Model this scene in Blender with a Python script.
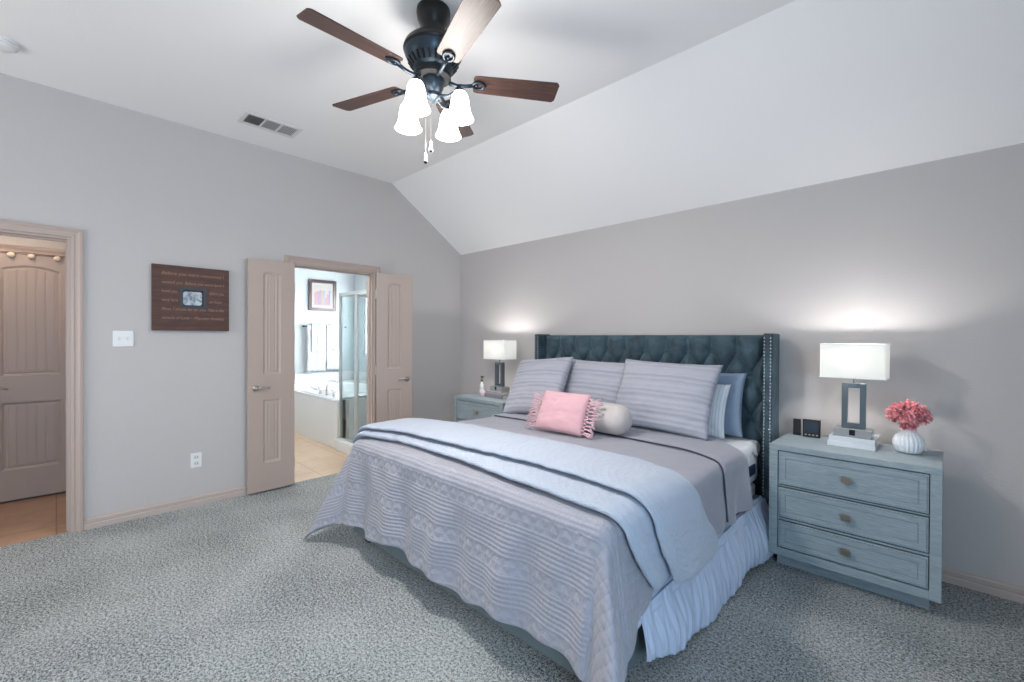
import bpy, bmesh, math, random
from mathutils import Vector, Matrix, noise
random.seed(7)
PI = math.pi
scn = bpy.context.scene
COL = scn.collection
for o in list(bpy.data.objects): bpy.data.objects.remove(o)

# ------------------------------------------------------------ camera
YAW, PITCH, ROLL, FPX, HC = math.radians(44.3268), math.radians(-0.38301), math.radians(0.2832), 445.365, 1.3666
cam_d = bpy.data.cameras.new('camera'); cam = bpy.data.objects.new('camera', cam_d); COL.objects.link(cam)
cam_d.sensor_width = 36.0; cam_d.lens = FPX/1024*36.0; cam_d.clip_start = 0.05
Fv = Vector((-math.sin(YAW)*math.cos(PITCH), math.cos(YAW)*math.cos(PITCH), math.sin(PITCH)))
Rv = Vector((math.cos(YAW), math.sin(YAW), 0)); Uv = Rv.cross(Fv)
R2 = Rv*math.cos(ROLL)+Uv*math.sin(ROLL); U2 = Uv*math.cos(ROLL)-Rv*math.sin(ROLL)
mw = Matrix((R2, U2, -Fv)).transposed().to_4x4(); mw.translation = Vector((0, 0, HC))
cam.matrix_world = mw
scn.camera = cam
scn.view_settings.view_transform = 'Standard'; scn.view_settings.look = 'None'
scn.view_settings.exposure = 0.0; scn.view_settings.gamma = 1.0
scn.view_settings.use_curve_mapping = False

# ------------------------------------------------------------ world and daylight
def lin(c):
    return tuple(((v/255/12.92) if v/255 <= .04045 else ((v/255+.055)/1.055)**2.4) for v in c)
w = bpy.data.worlds.new('World'); scn.world = w; w.use_nodes = True
w.node_tree.nodes['Background'].inputs[0].default_value = (.85, .93, 1, 1)
w.node_tree.nodes['Background'].inputs[1].default_value = 0.4
def area(name, loc, direction, sx, sy, power, col):
    d = bpy.data.lights.new(name, 'AREA'); d.shape = 'RECTANGLE'; d.size = sx; d.size_y = sy
    d.energy = power; d.color = col
    o = bpy.data.objects.new(name, d); COL.objects.link(o); o.location = loc
    o.rotation_euler = Vector(direction).to_track_quat('-Z', 'Y').to_euler(); return o
DAY = (.60, .80, 1.0)
area('window_daylight_rear', (-2.85, -2.35, 1.45), (0.05, 1, .28), 2.3, 1.5, 56, (1.0, .965, .93))
area('window_daylight_right', (1.65, -.45, 1.3), (-1, .05, -.22), 1.5, 1.6, 94, (.58, .79, 1.0))
area('window_daylight_bathroom', (-6.6, 3.98, 1.65), (0, -1, 0), 1.2, 1.1, 230, (.96, .98, 1.0))
def point(name, loc, power, col, r=.03):
    d = bpy.data.lights.new(name, 'POINT'); d.energy = power; d.color = col; d.shadow_soft_size = r
    o = bpy.data.objects.new(name, d); COL.objects.link(o); o.location = loc; return o

# ------------------------------------------------------------ materials
def mat(name, col, rough=.6, metal=0.0, **kw):
    m = bpy.data.materials.new(name); m.use_nodes = True
    nt = m.node_tree; b = nt.nodes['Principled BSDF']
    b.inputs['Base Color'].default_value = (*lin(col), 1); b.inputs['Roughness'].default_value = rough
    b.inputs['Metallic'].default_value = metal
    for k, v in kw.items():
        k = k.replace('_', ' ')
        if k in b.inputs: b.inputs[k].default_value = v
    return m
def nodes(m): return m.node_tree, m.node_tree.nodes['Principled BSDF']
def coord(nt, uv=False, scale=(1, 1, 1), rot=(0, 0, 0)):
    tc = nt.nodes.new('ShaderNodeTexCoord'); mp = nt.nodes.new('ShaderNodeMapping')
    mp.inputs['Scale'].default_value = scale; mp.inputs['Rotation'].default_value = rot
    nt.links.new(tc.outputs['UV' if uv else 'Object'], mp.inputs[0]); return mp.outputs[0]
def noise_t(nt, vec, scale, detail=3, rough=.5, dist=0):
    n = nt.nodes.new('ShaderNodeTexNoise'); n.inputs['Scale'].default_value = scale
    n.inputs['Detail'].default_value = detail; n.inputs['Roughness'].default_value = rough
    n.inputs['Distortion'].default_value = dist
    nt.links.new(vec, n.inputs['Vector']); return n.outputs['Fac']
def wave_t(nt, vec, scale, direction='Y', dist=0, detail=2, dscale=1, profile='SIN', kind='BANDS'):
    n = nt.nodes.new('ShaderNodeTexWave'); n.wave_type = kind
    n.bands_direction = direction; n.wave_profile = profile
    n.inputs['Scale'].default_value = scale; n.inputs['Distortion'].default_value = dist
    n.inputs['Detail'].default_value = detail; n.inputs['Detail Scale'].default_value = dscale
    nt.links.new(vec, n.inputs['Vector']); return n.outputs['Fac']
def ramp(nt, fac, stops):
    r = nt.nodes.new('ShaderNodeValToRGB'); cr = r.color_ramp
    while len(cr.elements) < len(stops): cr.elements.new(.5)
    for e, (p, c) in zip(cr.elements, stops):
        e.position = p; e.color = (*lin(c), 1) if isinstance(c, tuple) else (c, c, c, 1)
    nt.links.new(fac, r.inputs[0]); return r.outputs[0]
def math_n(nt, op, a, b=None):
    n = nt.nodes.new('ShaderNodeMath'); n.operation = op
    for i, v in enumerate((a, b)):
        if v is None: continue
        if isinstance(v, (int, float)): n.inputs[i].default_value = v
        else: nt.links.new(v, n.inputs[i])
    return n.outputs[0]
def bump(nt, b, h, strength=.3, dist=.005):
    n = nt.nodes.new('ShaderNodeBump'); n.inputs['Strength'].default_value = strength
    n.inputs['Distance'].default_value = dist
    nt.links.new(h, n.inputs['Height']); nt.links.new(n.outputs[0], b.inputs['Normal']); return n

def wall_mat(name, col):
    m = mat(name, col, .75); nt, b = nodes(m); v = coord(nt)
    bump(nt, b, noise_t(nt, v, 90, 2, .5), .35, .003)
    return m
M_WALL = wall_mat('wall_paint', (188, 184, 183))
M_CEIL = wall_mat('ceiling_paint', (236, 235, 235))
M_BATHWALL = wall_mat('bath_wall_paint', (196, 204, 208))
M_TRIM = mat('taupe_trim', (178, 161, 152), .45)
M_DOOR = mat('taupe_door', (176, 159, 150), .45)
M_BASE = mat('baseboard_paint', (184, 170, 163), .5)
M_WHITE = mat('white_plastic', (226, 226, 226), .35)
M_NICKEL = mat('satin_nickel', (190, 186, 180), .28, 1.0)
M_CHROME = mat('chrome', (222, 222, 220), .34, 1.0)

def carpet():
    m = mat('carpet', (140, 146, 148), .95); nt, b = nodes(m); v = coord(nt)
    n1 = noise_t(nt, v, 190, 3, .8); n2 = noise_t(nt, v, 85, 3, .65, .3); n3 = noise_t(nt, v, 1.6, 2, .5)
    s = math_n(nt, 'ADD', math_n(nt, 'MULTIPLY', n1, .6), math_n(nt, 'MULTIPLY', n2, .4))
    s = math_n(nt, 'ADD', s, math_n(nt, 'MULTIPLY', math_n(nt, 'SUBTRACT', n3, .5), .10))
    c = ramp(nt, s, [(.40, (34, 39, 42)), (.455, (112, 120, 122)), (.50, (184, 190, 190)), (.56, (232, 235, 234))])
    nt.links.new(c, b.inputs['Base Color'])
    bump(nt, b, s, .9, .03)
    return m
M_CARPET = carpet()

def tile(name, c1, c2, grout, size):
    m = mat(name, c1, .35); nt, b = nodes(m); v = coord(nt)
    bt = nt.nodes.new('ShaderNodeTexBrick'); bt.offset = 0.0
    bt.inputs['Scale'].default_value = 1; bt.inputs['Brick Width'].default_value = size; bt.inputs['Row Height'].default_value = size
    bt.inputs['Mortar Size'].default_value = .004
    nt.links.new(v, bt.inputs['Vector'])
    cr = ramp(nt, noise_t(nt, v, 4, 5, .6, .6), [(.3, c1), (.7, c2)])
    nt.links.new(cr, bt.inputs['Color1']); nt.links.new(cr, bt.inputs['Color2'])
    bt.inputs['Mortar'].default_value = (*lin(grout), 1)
    nt.links.new(bt.outputs['Color'], b.inputs['Base Color'])
    return m
M_TILE_BATH = tile('bath_floor_tile', (206, 178, 150), (222, 198, 172), (176, 150, 124), .46)
M_TILE_HALL = tile('hall_floor_tile', (160, 126, 102), (186, 152, 126), (132, 98, 76), .46)
M_TUBTILE = mat('white_surround', (228, 228, 228), .3)

def wood(name, c1, c2, c3, rough=.4, scale=(1.2, 14, 14), coat=0):
    m = mat(name, c1, rough, Coat_Weight=coat, Coat_Roughness=.3); nt, b = nodes(m); v = coord(nt, scale=scale)
    n = noise_t(nt, v, 3, 6, .62, 1.4)
    nt.links.new(ramp(nt, n, [(.3, c1), (.5, c2), (.7, c3)]), b.inputs['Base Color'])
    bump(nt, b, n, .15, .002); return m
M_BLADE = wood('walnut_blade', (38, 25, 21), (66, 43, 35), (92, 64, 54), .42, (1.6, 16, 16), .15)
M_PLAQUE = wood('plaque_wood', (48, 28, 22), (74, 46, 38), (88, 56, 44), .6, (14, 1.5, 14))
M_DRESSER = wood('cerused_grey_wood', (126, 142, 150), (142, 156, 163), (158, 170, 176), .5, (3, 30, 30))
M_BLACK = mat('oil_rubbed_black', (14, 14, 16), .35, .3)
M_BRONZE = mat('antiqued_dark_metal', (56, 66, 76), .34, .7)

def velvet():
    m = mat('teal_velvet', (46, 66, 78), .7, Sheen_Weight=.32, Sheen_Roughness=.4)
    nt, b = nodes(m); b.inputs['Sheen Tint'].default_value = (.55, .75, .85, 1); v = coord(nt)
    nt.links.new(ramp(nt, noise_t(nt, v, 7, 4, .6, .8), [(.3, (28, 46, 56)), (.7, (64, 88, 99))]), b.inputs['Base Color'])
    bump(nt, b, noise_t(nt, v, 25, 4, .6, 1.0), .25, .01); return m
M_VELVET = velvet()

def fabric(name, col, weave=900, rough=.9, wr=.25):
    m = mat(name, col, rough, Sheen_Weight=.15); nt, b = nodes(m); v = coord(nt)
    h = math_n(nt, 'ADD', math_n(nt, 'MULTIPLY', noise_t(nt, v, weave, 2), .12), noise_t(nt, v, 14, 3, .5, .8))
    bump(nt, b, h, wr, .012); return m
M_SHEET = fabric('white_cotton', (214, 218, 224))
M_SKIRT = None
M_BOLSTER = fabric('ivory_knit', (190, 182, 180), 500, .95, .3)
M_PINK = fabric('pink_cotton', (206, 164, 172), 500, .95, .3)
M_FRINGE = mat('pink_fringe', (212, 174, 184), .95)
M_BLUEPILLOW = fabric('slate_blue_cotton', (122, 140, 162), 700, .85, .5)
M_NAVY = mat('navy_band', (34, 46, 84), .8)
M_MATTRESS = fabric('mattress_ticking', (206, 212, 222))

def skirt():
    m = mat('skirt_cotton', (184, 198, 222), .9, Sheen_Weight=.1); nt, b = nodes(m); v = coord(nt, uv=True, scale=(1, .12, 1))
    bump(nt, b, noise_t(nt, v, 22, 4, .55, .3), .8, .03); return m
M_SKIRT = skirt()

def quilt_mat():
    m = mat('grey_coverlet', (150, 151, 163), .62, Sheen_Weight=.3); nt, b = nodes(m)
    v = coord(nt, uv=True)
    sep = nt.nodes.new('ShaderNodeSeparateXYZ'); nt.links.new(v, sep.inputs[0])
    rows = wave_t(nt, v, 16, 'Y', 1.3, 3, 5)              # pleat rows across the bed
    cross = wave_t(nt, v, 9, 'X', 3.5, 3, 4)             # puckers between the rows
    d1 = wave_t(nt, coord(nt, uv=True, rot=(0, 0, .8)), 6.5, 'X', 1.2, 2, 2)
    d2 = wave_t(nt, coord(nt, uv=True, rot=(0, 0, -.8)), 6.5, 'X', 1.2, 2, 2)
    pk = noise_t(nt, coord(nt, uv=True, scale=(60, 22, 1)), 1, 3, .6)
    bandn = wave_t(nt, v, 1.55, 'Y', .4, 1, 1)
    band = ramp(nt, bandn, [(.72, 0.0), (.86, 1.0)])
    h = math_n(nt, 'ADD', math_n(nt, 'MULTIPLY', rows, .36), math_n(nt, 'MULTIPLY', pk, 1.0))
    dd = math_n(nt, 'MULTIPLY', math_n(nt, 'MINIMUM', d1, d2), .5)
    mx = nt.nodes.new('ShaderNodeMix'); nt.links.new(band, mx.inputs[0])
    nt.links.new(h, mx.inputs[2]); nt.links.new(math_n(nt, 'ADD', dd, math_n(nt, 'MULTIPLY', cross, .25)), mx.inputs[3])
    ms = nt.nodes.new('ShaderNodeMapRange'); nt.links.new(sep.outputs[0], ms.inputs[0])
    ms.inputs[1].default_value = -.90; ms.inputs[2].default_value = -.85
    e1 = wave_t(nt, coord(nt, uv=True, rot=(0, 0, .5)), 7, 'X', 1.0, 2, 2); e2 = wave_t(nt, v, 8, 'Y', 1.2, 2, 3)
    sidep = math_n(nt, 'ADD', math_n(nt, 'MULTIPLY', math_n(nt, 'POWER', e1, .35), .35), math_n(nt, 'ADD', math_n(nt, 'MULTIPLY', math_n(nt, 'POWER', e2, .35), .35), math_n(nt, 'MULTIPLY', pk, .5)))
    m0 = nt.nodes.new('ShaderNodeMix'); nt.links.new(ms.outputs[0], m0.inputs[0]); nt.links.new(mx.outputs[0], m0.inputs[2]); nt.links.new(sidep, m0.inputs[3]); mx = m0
    mk = nt.nodes.new('ShaderNodeMapRange'); nt.links.new(sep.outputs[1], mk.inputs[0])
    mk.inputs[1].default_value = 1.75; mk.inputs[2].default_value = 2.05
    soft = math_n(nt, 'MULTIPLY', noise_t(nt, coord(nt, uv=True, scale=(60, 60, 1)), 1, 3, .6), .3)
    m2 = nt.nodes.new('ShaderNodeMix'); nt.links.new(mk.outputs[0], m2.inputs[0]); nt.links.new(mx.outputs[0], m2.inputs[2]); nt.links.new(soft, m2.inputs[3])
    bump(nt, b, m2.outputs[0], .62, .012)
    return m
M_QUILT = quilt_mat()
def comfort_mat():
    m = mat('pale_blue_comforter', (170, 180, 196), .85, Sheen_Weight=.2); nt, b = nodes(m)
    z1 = wave_t(nt, coord(nt, uv=True, rot=(0, 0, .65)), 9, 'X', 1.5, 2, 2)
    z2 = wave_t(nt, coord(nt, uv=True, rot=(0, 0, -.65)), 9, 'X', 1.5, 2, 2)
    p = noise_t(nt, coord(nt, uv=True, scale=(40, 16, 1)), 1, 3, .6)
    h = math_n(nt, 'ADD', math_n(nt, 'MULTIPLY', math_n(nt, 'MAXIMUM', z1, z2), .45), math_n(nt, 'MULTIPLY', p, .55))
    bump(nt, b, h, .5, .010); return m
M_COMF = comfort_mat()
def sham_mat(name, c, cd, freq):
    m = mat(name, c, .85, Sheen_Weight=.2); nt, b = nodes(m); v = coord(nt, uv=True)
    wv = wave_t(nt, v, freq, 'Y', .6, 2, 2)
    big = wave_t(nt, v, freq/3.2, 'Y', .6, 2, 2)
    nt.links.new(ramp(nt, math_n(nt, 'ADD', math_n(nt, 'MULTIPLY', wv, .5), math_n(nt, 'MULTIPLY', big, .5)), [(.10, cd), (.45, c)]), b.inputs['Base Color'])
    h = math_n(nt, 'ADD', math_n(nt, 'MULTIPLY', wv, .6), math_n(nt, 'MULTIPLY', noise_t(nt, v, 12, 3, .5, 1), 1.2))
    bump(nt, b, h, .6, .010); return m
M_SHAM = sham_mat('pleated_grey_sham', (166, 167, 178), (150, 152, 165), 8)
M_WHITESTRIPE = None
def stripe_mat():
    m = mat('white_ticking', (206, 214, 228), .85); nt, b = nodes(m); v = coord(nt, uv=True)
    wv = wave_t(nt, v, 14, 'X')
    nt.links.new(ramp(nt, wv, [(.06, (190, 198, 212)), (.3, (216, 220, 226))]), b.inputs['Base Color'])
    bump(nt, b, noise_t(nt, v, 12, 3, .5, 1), .5, .012); return m
M_WHITESTRIPE = stripe_mat()

def emis(name, col, strength):
    m = mat(name, col, .5); _, b = nodes(m)
    b.inputs['Emission Color'].default_value = (*lin(col), 1); b.inputs['Emission Strength'].default_value = strength; return m
M_GLOW = emis('frosted_glass_lit', (255, 252, 248), 9.0)
M_SHADE = None
def shade():
    m = bpy.data.materials.new('linen_shade'); m.use_nodes = True; nt = m.node_tree
    b = nt.nodes['Principled BSDF']; out = nt.nodes['Material Output']
    b.inputs['Base Color'].default_value = (*lin((244, 245, 243)), 1); b.inputs['Roughness'].default_value = .9
    tr = nt.nodes.new('ShaderNodeBsdfTranslucent'); tr.inputs[0].default_value = (*lin((246, 246, 242)), 1)
    mx = nt.nodes.new('ShaderNodeMixShader'); mx.inputs[0].default_value = .36
    nt.links.new(b.outputs[0], mx.inputs[1]); nt.links.new(tr.outputs[0], mx.inputs[2]); nt.links.new(mx.outputs[0], out.inputs[0]); return m
M_SHADE = shade()
def glass(name):
    m = bpy.data.materials.new(name); m.use_nodes = True; nt = m.node_tree; out = nt.nodes['Material Output']
    nt.nodes.remove(nt.nodes['Principled BSDF'])
    t = nt.nodes.new('ShaderNodeBsdfTransparent'); t.inputs[0].default_value = (.93, .96, .96, 1)
    g = nt.nodes.new('ShaderNodeBsdfGlossy'); g.inputs['Roughness'].default_value = .03
    mx = nt.nodes.new('ShaderNodeMixShader')
    mx.inputs[0].default_value = .04; nt.links.new(t.outputs[0], mx.inputs[1]); nt.links.new(g.outputs[0], mx.inputs[2])
    nt.links.new(mx.outputs[0], out.inputs[0]); return m
M_GLASS = glass('clear_glass')

# ------------------------------------------------------------ mesh helpers
class MB:
    def __init__(s): s.v = []; s.f = []; s.uv = {}
    def add(s, vs, fs):
        o = len(s.v); s.v += [tuple(p) for p in vs]; s.f += [tuple(i+o for i in f) for f in fs]; return o
    def box(s, x0, x1, y0, y1, z0, z1):
        vs = [(x, y, z) for z in (z0, z1) for y in (y0, y1) for x in (x0, x1)]
        s.add(vs, [(0, 2, 3, 1), (4, 5, 7, 6), (0, 1, 5, 4), (2, 6, 7, 3), (0, 4, 6, 2), (1, 3, 7, 5)]); return s
    def lathe(s, prof, c=(0, 0), n=32, cap=True, rf=None):
        vs = []
        for k, (r, z) in enumerate(prof):
            for i in range(n):
                a = 2*PI*i/n; rr = r*(rf(a, z) if rf else 1)
                vs.append((c[0]+rr*math.cos(a), c[1]+rr*math.sin(a), z))
        fs = [(k*n+i, k*n+(i+1) % n, (k+1)*n+(i+1) % n, (k+1)*n+i) for k in range(len(prof)-1) for i in range(n)]
        if cap:
            fs.append(tuple(reversed(range(n)))); fs.append(tuple(range((len(prof)-1)*n, len(prof)*n)))
        s.add(vs, fs); return s
    def tube(s, pts, r, n=8, closed=False):
        pts = [Vector(p) for p in pts]; m = len(pts); rings = []
        up = Vector((0, 0, 1))
        for i, p in enumerate(pts):
            a = pts[(i-1) % m] if (closed or i > 0) else p; b = pts[(i+1) % m] if (closed or i < m-1) else p
            t = (b-a).normalized()
            u = up if abs(t.dot(up)) < .95 else Vector((1, 0, 0))
            x = t.cross(u).normalized(); y = x.cross(t).normalized()
            rr = r[i] if isinstance(r, (list, tuple)) else r
            rings.append([p+(x*math.cos(2*PI*k/n)+y*math.sin(2*PI*k/n))*rr for k in range(n)])
        vs = [q for g in rings for q in g]; fs = []
        for i in range(m if closed else m-1):
            j = (i+1) % m
            fs += [(i*n+k, i*n+(k+1) % n, j*n+(k+1) % n, j*n+k) for k in range(n)]
        if not closed: fs += [tuple(reversed(range(n))), tuple(range((m-1)*n, m*n))]
        s.add(vs, fs); return s
    def grid(s, fn, nu, nv, wrap_u=False, wrap_v=False, uvfn=None, flip=False):
        U = nu if wrap_u else nu+1; V = nv if wrap_v else nv+1
        vs = [fn(i/nu, j/nv) for j in range(V) for i in range(U)]
        fs = []
        for j in range(nv):
            for i in range(nu):
                a, b, c, d = j*U+i, j*U+(i+1) % U, ((j+1) % V)*U+(i+1) % U, ((j+1) % V)*U+i
                fs.append((a, d, c, b) if flip else (a, b, c, d))
        o = s.add(vs, fs)
        if uvfn:
            for j in range(V):
                for i in range(U): s.uv[o+j*U+i] = uvfn(i/nu, j/nv)
        return s
    def ball(s, c, r, n=10, sc=(1, 1, 1)):
        prof = [(math.sin(PI*k/n), -math.cos(PI*k/n)) for k in range(n+1)]
        m = n*2; vs = []; fs = []
        for k in range(1, n):
            for i in range(m):
                a = 2*PI*i/m; vs.append((c[0]+r*sc[0]*prof[k][0]*math.cos(a), c[1]+r*sc[1]*prof[k][0]*math.sin(a), c[2]+r*sc[2]*prof[k][1]))
        b = len(vs); vs.append((c[0], c[1], c[2]-r*sc[2])); vs.append((c[0], c[1], c[2]+r*sc[2]))
        for k in range(n-2):
            fs += [(k*m+i, k*m+(i+1) % m, (k+1)*m+(i+1) % m, (k+1)*m+i) for i in range(m)]
        fs += [(b, (i+1) % m, i) for i in range(m)] + [(b+1, (n-2)*m+i, (n-2)*m+(i+1) % m) for i in range(m)]
        s.add(vs, fs); return s
    def prism(s, poly, axis, a0, a1):
        def P(u, v, w): return {'x': (w, u, v), 'y': (u, w, v), 'z': (u, v, w)}[axis]
        n = len(poly); vs = [P(u, v, a0) for u, v in poly]+[P(u, v, a1) for u, v in poly]
        fs = [tuple(reversed(range(n))), tuple(range(n, 2*n))]+[(i, (i+1) % n, n+(i+1) % n, n+i) for i in range(n)]
        s.add(vs, fs); return s
    def xf(s, M):
        s.v = [tuple(M @ Vector(p)) for p in s.v]; return s
    def build(s, name, m, parent=None, world=False, smooth=False, bevel=0, seg=2, solid=0, autos=None):
        vs = s.v
        if world and parent is not None:
            r = parent
            off = Vector((0, 0, 0))
            while r is not None: off += r.location; r = r.parent
            vs = [tuple(Vector(p)-off) for p in vs]
        me = bpy.data.meshes.new(name); me.from_pydata(vs, [], s.f); me.materials.append(m)
        bm = bmesh.new(); bm.from_mesh(me); bmesh.ops.recalc_face_normals(bm, faces=bm.faces); bm.to_mesh(me); bm.free()
        if s.uv:
            ul = me.uv_layers.new(name='UVMap')
            for lp in me.loops: ul.data[lp.index].uv = s.uv.get(lp.vertex_index, (0, 0))
        if smooth: me.polygons.foreach_set('use_smooth', [True]*len(me.polygons))
        o = bpy.data.objects.new(name, me); COL.objects.link(o); o.parent = parent
        if solid:
            md = o.modifiers.new('solid', 'SOLIDIFY'); md.thickness = solid; md.offset = 0
        if bevel:
            md = o.modifiers.new('bevel', 'BEVEL'); md.width = bevel; md.segments = seg; md.limit_method = 'ANGLE'; md.angle_limit = math.radians(35)
        if autos:
            me.polygons.foreach_set('use_smooth', [True]*len(me.polygons))
            try: me.set_sharp_from_angle(angle=math.radians(autos))
            except Exception: pass
        return o
def tag(o, label, cat, group=None, kind=None):
    o['label'] = label; o['category'] = cat
    if group: o['group'] = group
    if kind: o['kind'] = kind
    return o
def thing(name, loc, label, cat, group=None, rz=0):
    o = bpy.data.objects.new(name, None); COL.objects.link(o); o.location = loc; o.rotation_euler = (0, 0, rz)
    o.empty_display_size = .1
    return tag(o, label, cat, group)
def struct(o): o['kind'] = 'structure'; return o
def copy_tree(o, parent=None):
    c = o.copy(); COL.objects.link(c); c.parent = parent
    for ch in list(o.children): copy_tree(ch, c)
    return c
def rect(w, h, r, n=5):
    out = []
    for cx, cy, a0 in ((w/2-r, h/2-r, 0), (-w/2+r, h/2-r, 90), (-w/2+r, -h/2+r, 180), (w/2-r, -h/2+r, 270)):
        for k in range(n+1):
            a = math.radians(a0+90*k/n); out.append((cx+r*math.cos(a), cy+r*math.sin(a)))
    return out

# ============================================================ ROOM
XL, YB, XR, YF = -4.337, 3.522, 1.5, -2.2
ZC, ZP, YS = 3.043, 2.396, 2.558
DH = 2.045                                            # door opening height
D1a, D1b = -.78, .071                                 # hallway opening (Y)
D2a, D2b = 1.530, 2.345                               # bathroom opening (Y)
WT = .12
b = MB()
x0, x1 = XL-WT, XL
YE = YB
for (ya, yb) in ((YF, D1a), (D1b, D2a)): b.box(x0, x1, ya, yb, 0, ZC)
b.box(x0, x1, D1a, D1b, DH, ZC); b.box(x0, x1, D2a, D2b, DH, ZC)
b.prism([(D2b, 0), (YE, 0), (YE, ZP), (YS, ZC), (D2b, ZC)], 'x', x0, x1)
struct(b.build('wall_left', M_WALL))
struct(MB().box(XL-WT, XR+.1, YB, YB+.12, 0, ZP+.1).build('wall_back', M_WALL))
# right wall with a window opening, rear wall with a window opening
b = MB(); wy0, wy1, wz0, wz1 = -1.25, .35, .5, 2.1
b.box(XR, XR+.12, YF, wy0, 0, ZC); b.box(XR, XR+.12, wy1, YB, 0, ZC)
b.box(XR, XR+.12, wy0, wy1, 0, wz0); b.box(XR, XR+.12, wy0, wy1, wz1, ZC); struct(b.build('wall_right', M_WALL))
b = MB(); vx0, vx1, vz0, vz1 = -4.0, -1.7, .7, 2.2
b.box(XL-WT, vx0, YF-.12, YF, 0, ZC); b.box(vx1, XR+.12, YF-.12, YF, 0, ZC)
b.box(vx0, vx1, YF-.12, YF, 0, vz0); b.box(vx0, vx1, YF-.12, YF, vz1, ZC); struct(b.build('wall_rear', M_WALL))
# ceiling: flat part then the slope down to the back wall
struct(MB().prism([(YF-.12, ZC), (YS, ZC), (YB, ZP), (YB+.12, ZP-.08), (YB+.12, ZC+.1), (YF-.12, ZC+.1)], 'x', XL-WT, XR+.12).build('ceiling', M_CEIL))
# floors
struct(MB().box(XL-.03, XR+.12, YF-.12, YB+.12, -.05, 0).build('floor', M_CARPET))
struct(MB().box(-7.75, XL-.03, 1.2, 3.95, -.05, -.004).build('floor_bathroom', M_TILE_BATH))
struct(MB().box(-5.7, XL-.03, -1.3, 1.1, -.05, -.004).build('floor_hallway', M_TILE_HALL))
# windows outside the picture that let the daylight in
for nm, mk in (('window_1', 'x'), ('window_2', 'y')):
    b = MB()
    if mk == 'x':
        for (ya, yb, za, zb) in ((wy0, wy1, wz0, wz0+.05), (wy0, wy1, wz1-.05, wz1), (wy0, wy0+.05, wz0+.05, wz1-.05), (wy1-.05, wy1, wz0+.05, wz1-.05), (wy0+.05, wy1-.05, 1.28, 1.32)):
            b.box(XR+.03, XR+.08, ya, yb, za, zb)
    else:
        for (xa, xb, za, zb) in ((vx0, vx1, vz0, vz0+.05), (vx0, vx1, vz1-.05, vz1), (vx0, vx0+.05, vz0+.05, vz1-.05), (vx1-.05, vx1, vz0+.05, vz1-.05), (vx0+.05, vx1-.05, 1.43, 1.47), (-2.88, -2.82, vz0+.05, vz1-.05)):
            b.box(xa, xb, YF-.09, YF-.04, za, zb)
    struct(b.build(nm, M_WHITE))

# baseboards: two-step profile
def baseprof(h=.083): return [(0, 0), (.016, 0), (.016, h*.42), (.010, h*.5), (.013, h*.56), (.013, h*.82), (.006, h*.93), (.006, h), (0, h)]
def base_left(name, y0, y1):
    struct(MB().prism([(XL+d, z) for d, z in baseprof()], 'y', y0, y1).build(name, M_BASE))
b = MB(); n = 0
for (ya, yb) in ((YF, D1a-.09), (D1b+.063, D2a-.070), (D2b+.070, YB)):
    n = len(b.v); prof = baseprof(); N = len(prof)
    vs = [(XL+d, ya, z) for d, z in prof]+[(XL+d, yb, z) for d, z in prof]
    b.add(vs, [tuple(reversed(range(N))), tuple(range(N, 2*N))]+[(i, (i+1) % N, N+(i+1) % N, N+i) for i in range(N)])
struct(b.build('baseboard_left', M_BASE))
struct(MB().prism([(YB-d, z) for d, z in baseprof()], 'x', XL, XR).build('baseboard_back', M_BASE))

# door casings with a stepped profile, mitred, plus jambs
def casing(name, ya, yb, zt, w, xface, sgn=1, mm=M_TRIM, jamb=True):
    prof = [(0, .010), (.004, .014), (.016, .014), (.022, .010), (.034, .012), (.046, .019), (.060, .021), (w-.014, .023), (w-.006, .018), (w, .012)]
    prof = [(d if d <= w else w, t) for d, t in prof]
    b = MB()
    path = [(ya, 0, -1, 0), (ya, zt, -1, 1), (yb, zt, 1, 1), (yb, 0, 1, 0)]
    vs = []
    P = [(0, 0)]+prof+[(w, 0)]; N = len(P)
    for (y, z, dy, dz) in path:
        for d, t in P: vs.append((xface+sgn*t, y+dy*d, z+dz*d))
    fs = [(k*N+i, k*N+i+1, (k+1)*N+i+1, (k+1)*N+i) for k in range(3) for i in range(N-1)]
    b.add(vs, fs)
    if jamb:
        xa, xb = sorted((xface-sgn*.001, xface-sgn*(WT+.0)))
        b.box(xa, xb, ya-.001, ya+.014, 0, zt); b.box(xa, xb, yb-.014, yb+.001, 0, zt); b.box(xa, xb, ya+.014, yb-.014, zt-.014, zt+.001)
        xm = (xa+xb)/2; jt = .024 if not jamb == 'thin' else .018
        b.box(xm-.016, xm+.016, ya+.014, ya+.024, 0, zt-.014); b.box(xm-.016, xm+.016, yb-.024, yb-.014, 0, zt-.014); b.box(xm-.016, xm+.016, ya+.024, yb-.024, zt-.024, zt-.014)
    return struct(b.build(name, mm))
casing('trim_1', D1a, D1b, DH, .063, XL)
casing('trim_2', D2a, D2b, DH, .070, XL)

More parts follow.
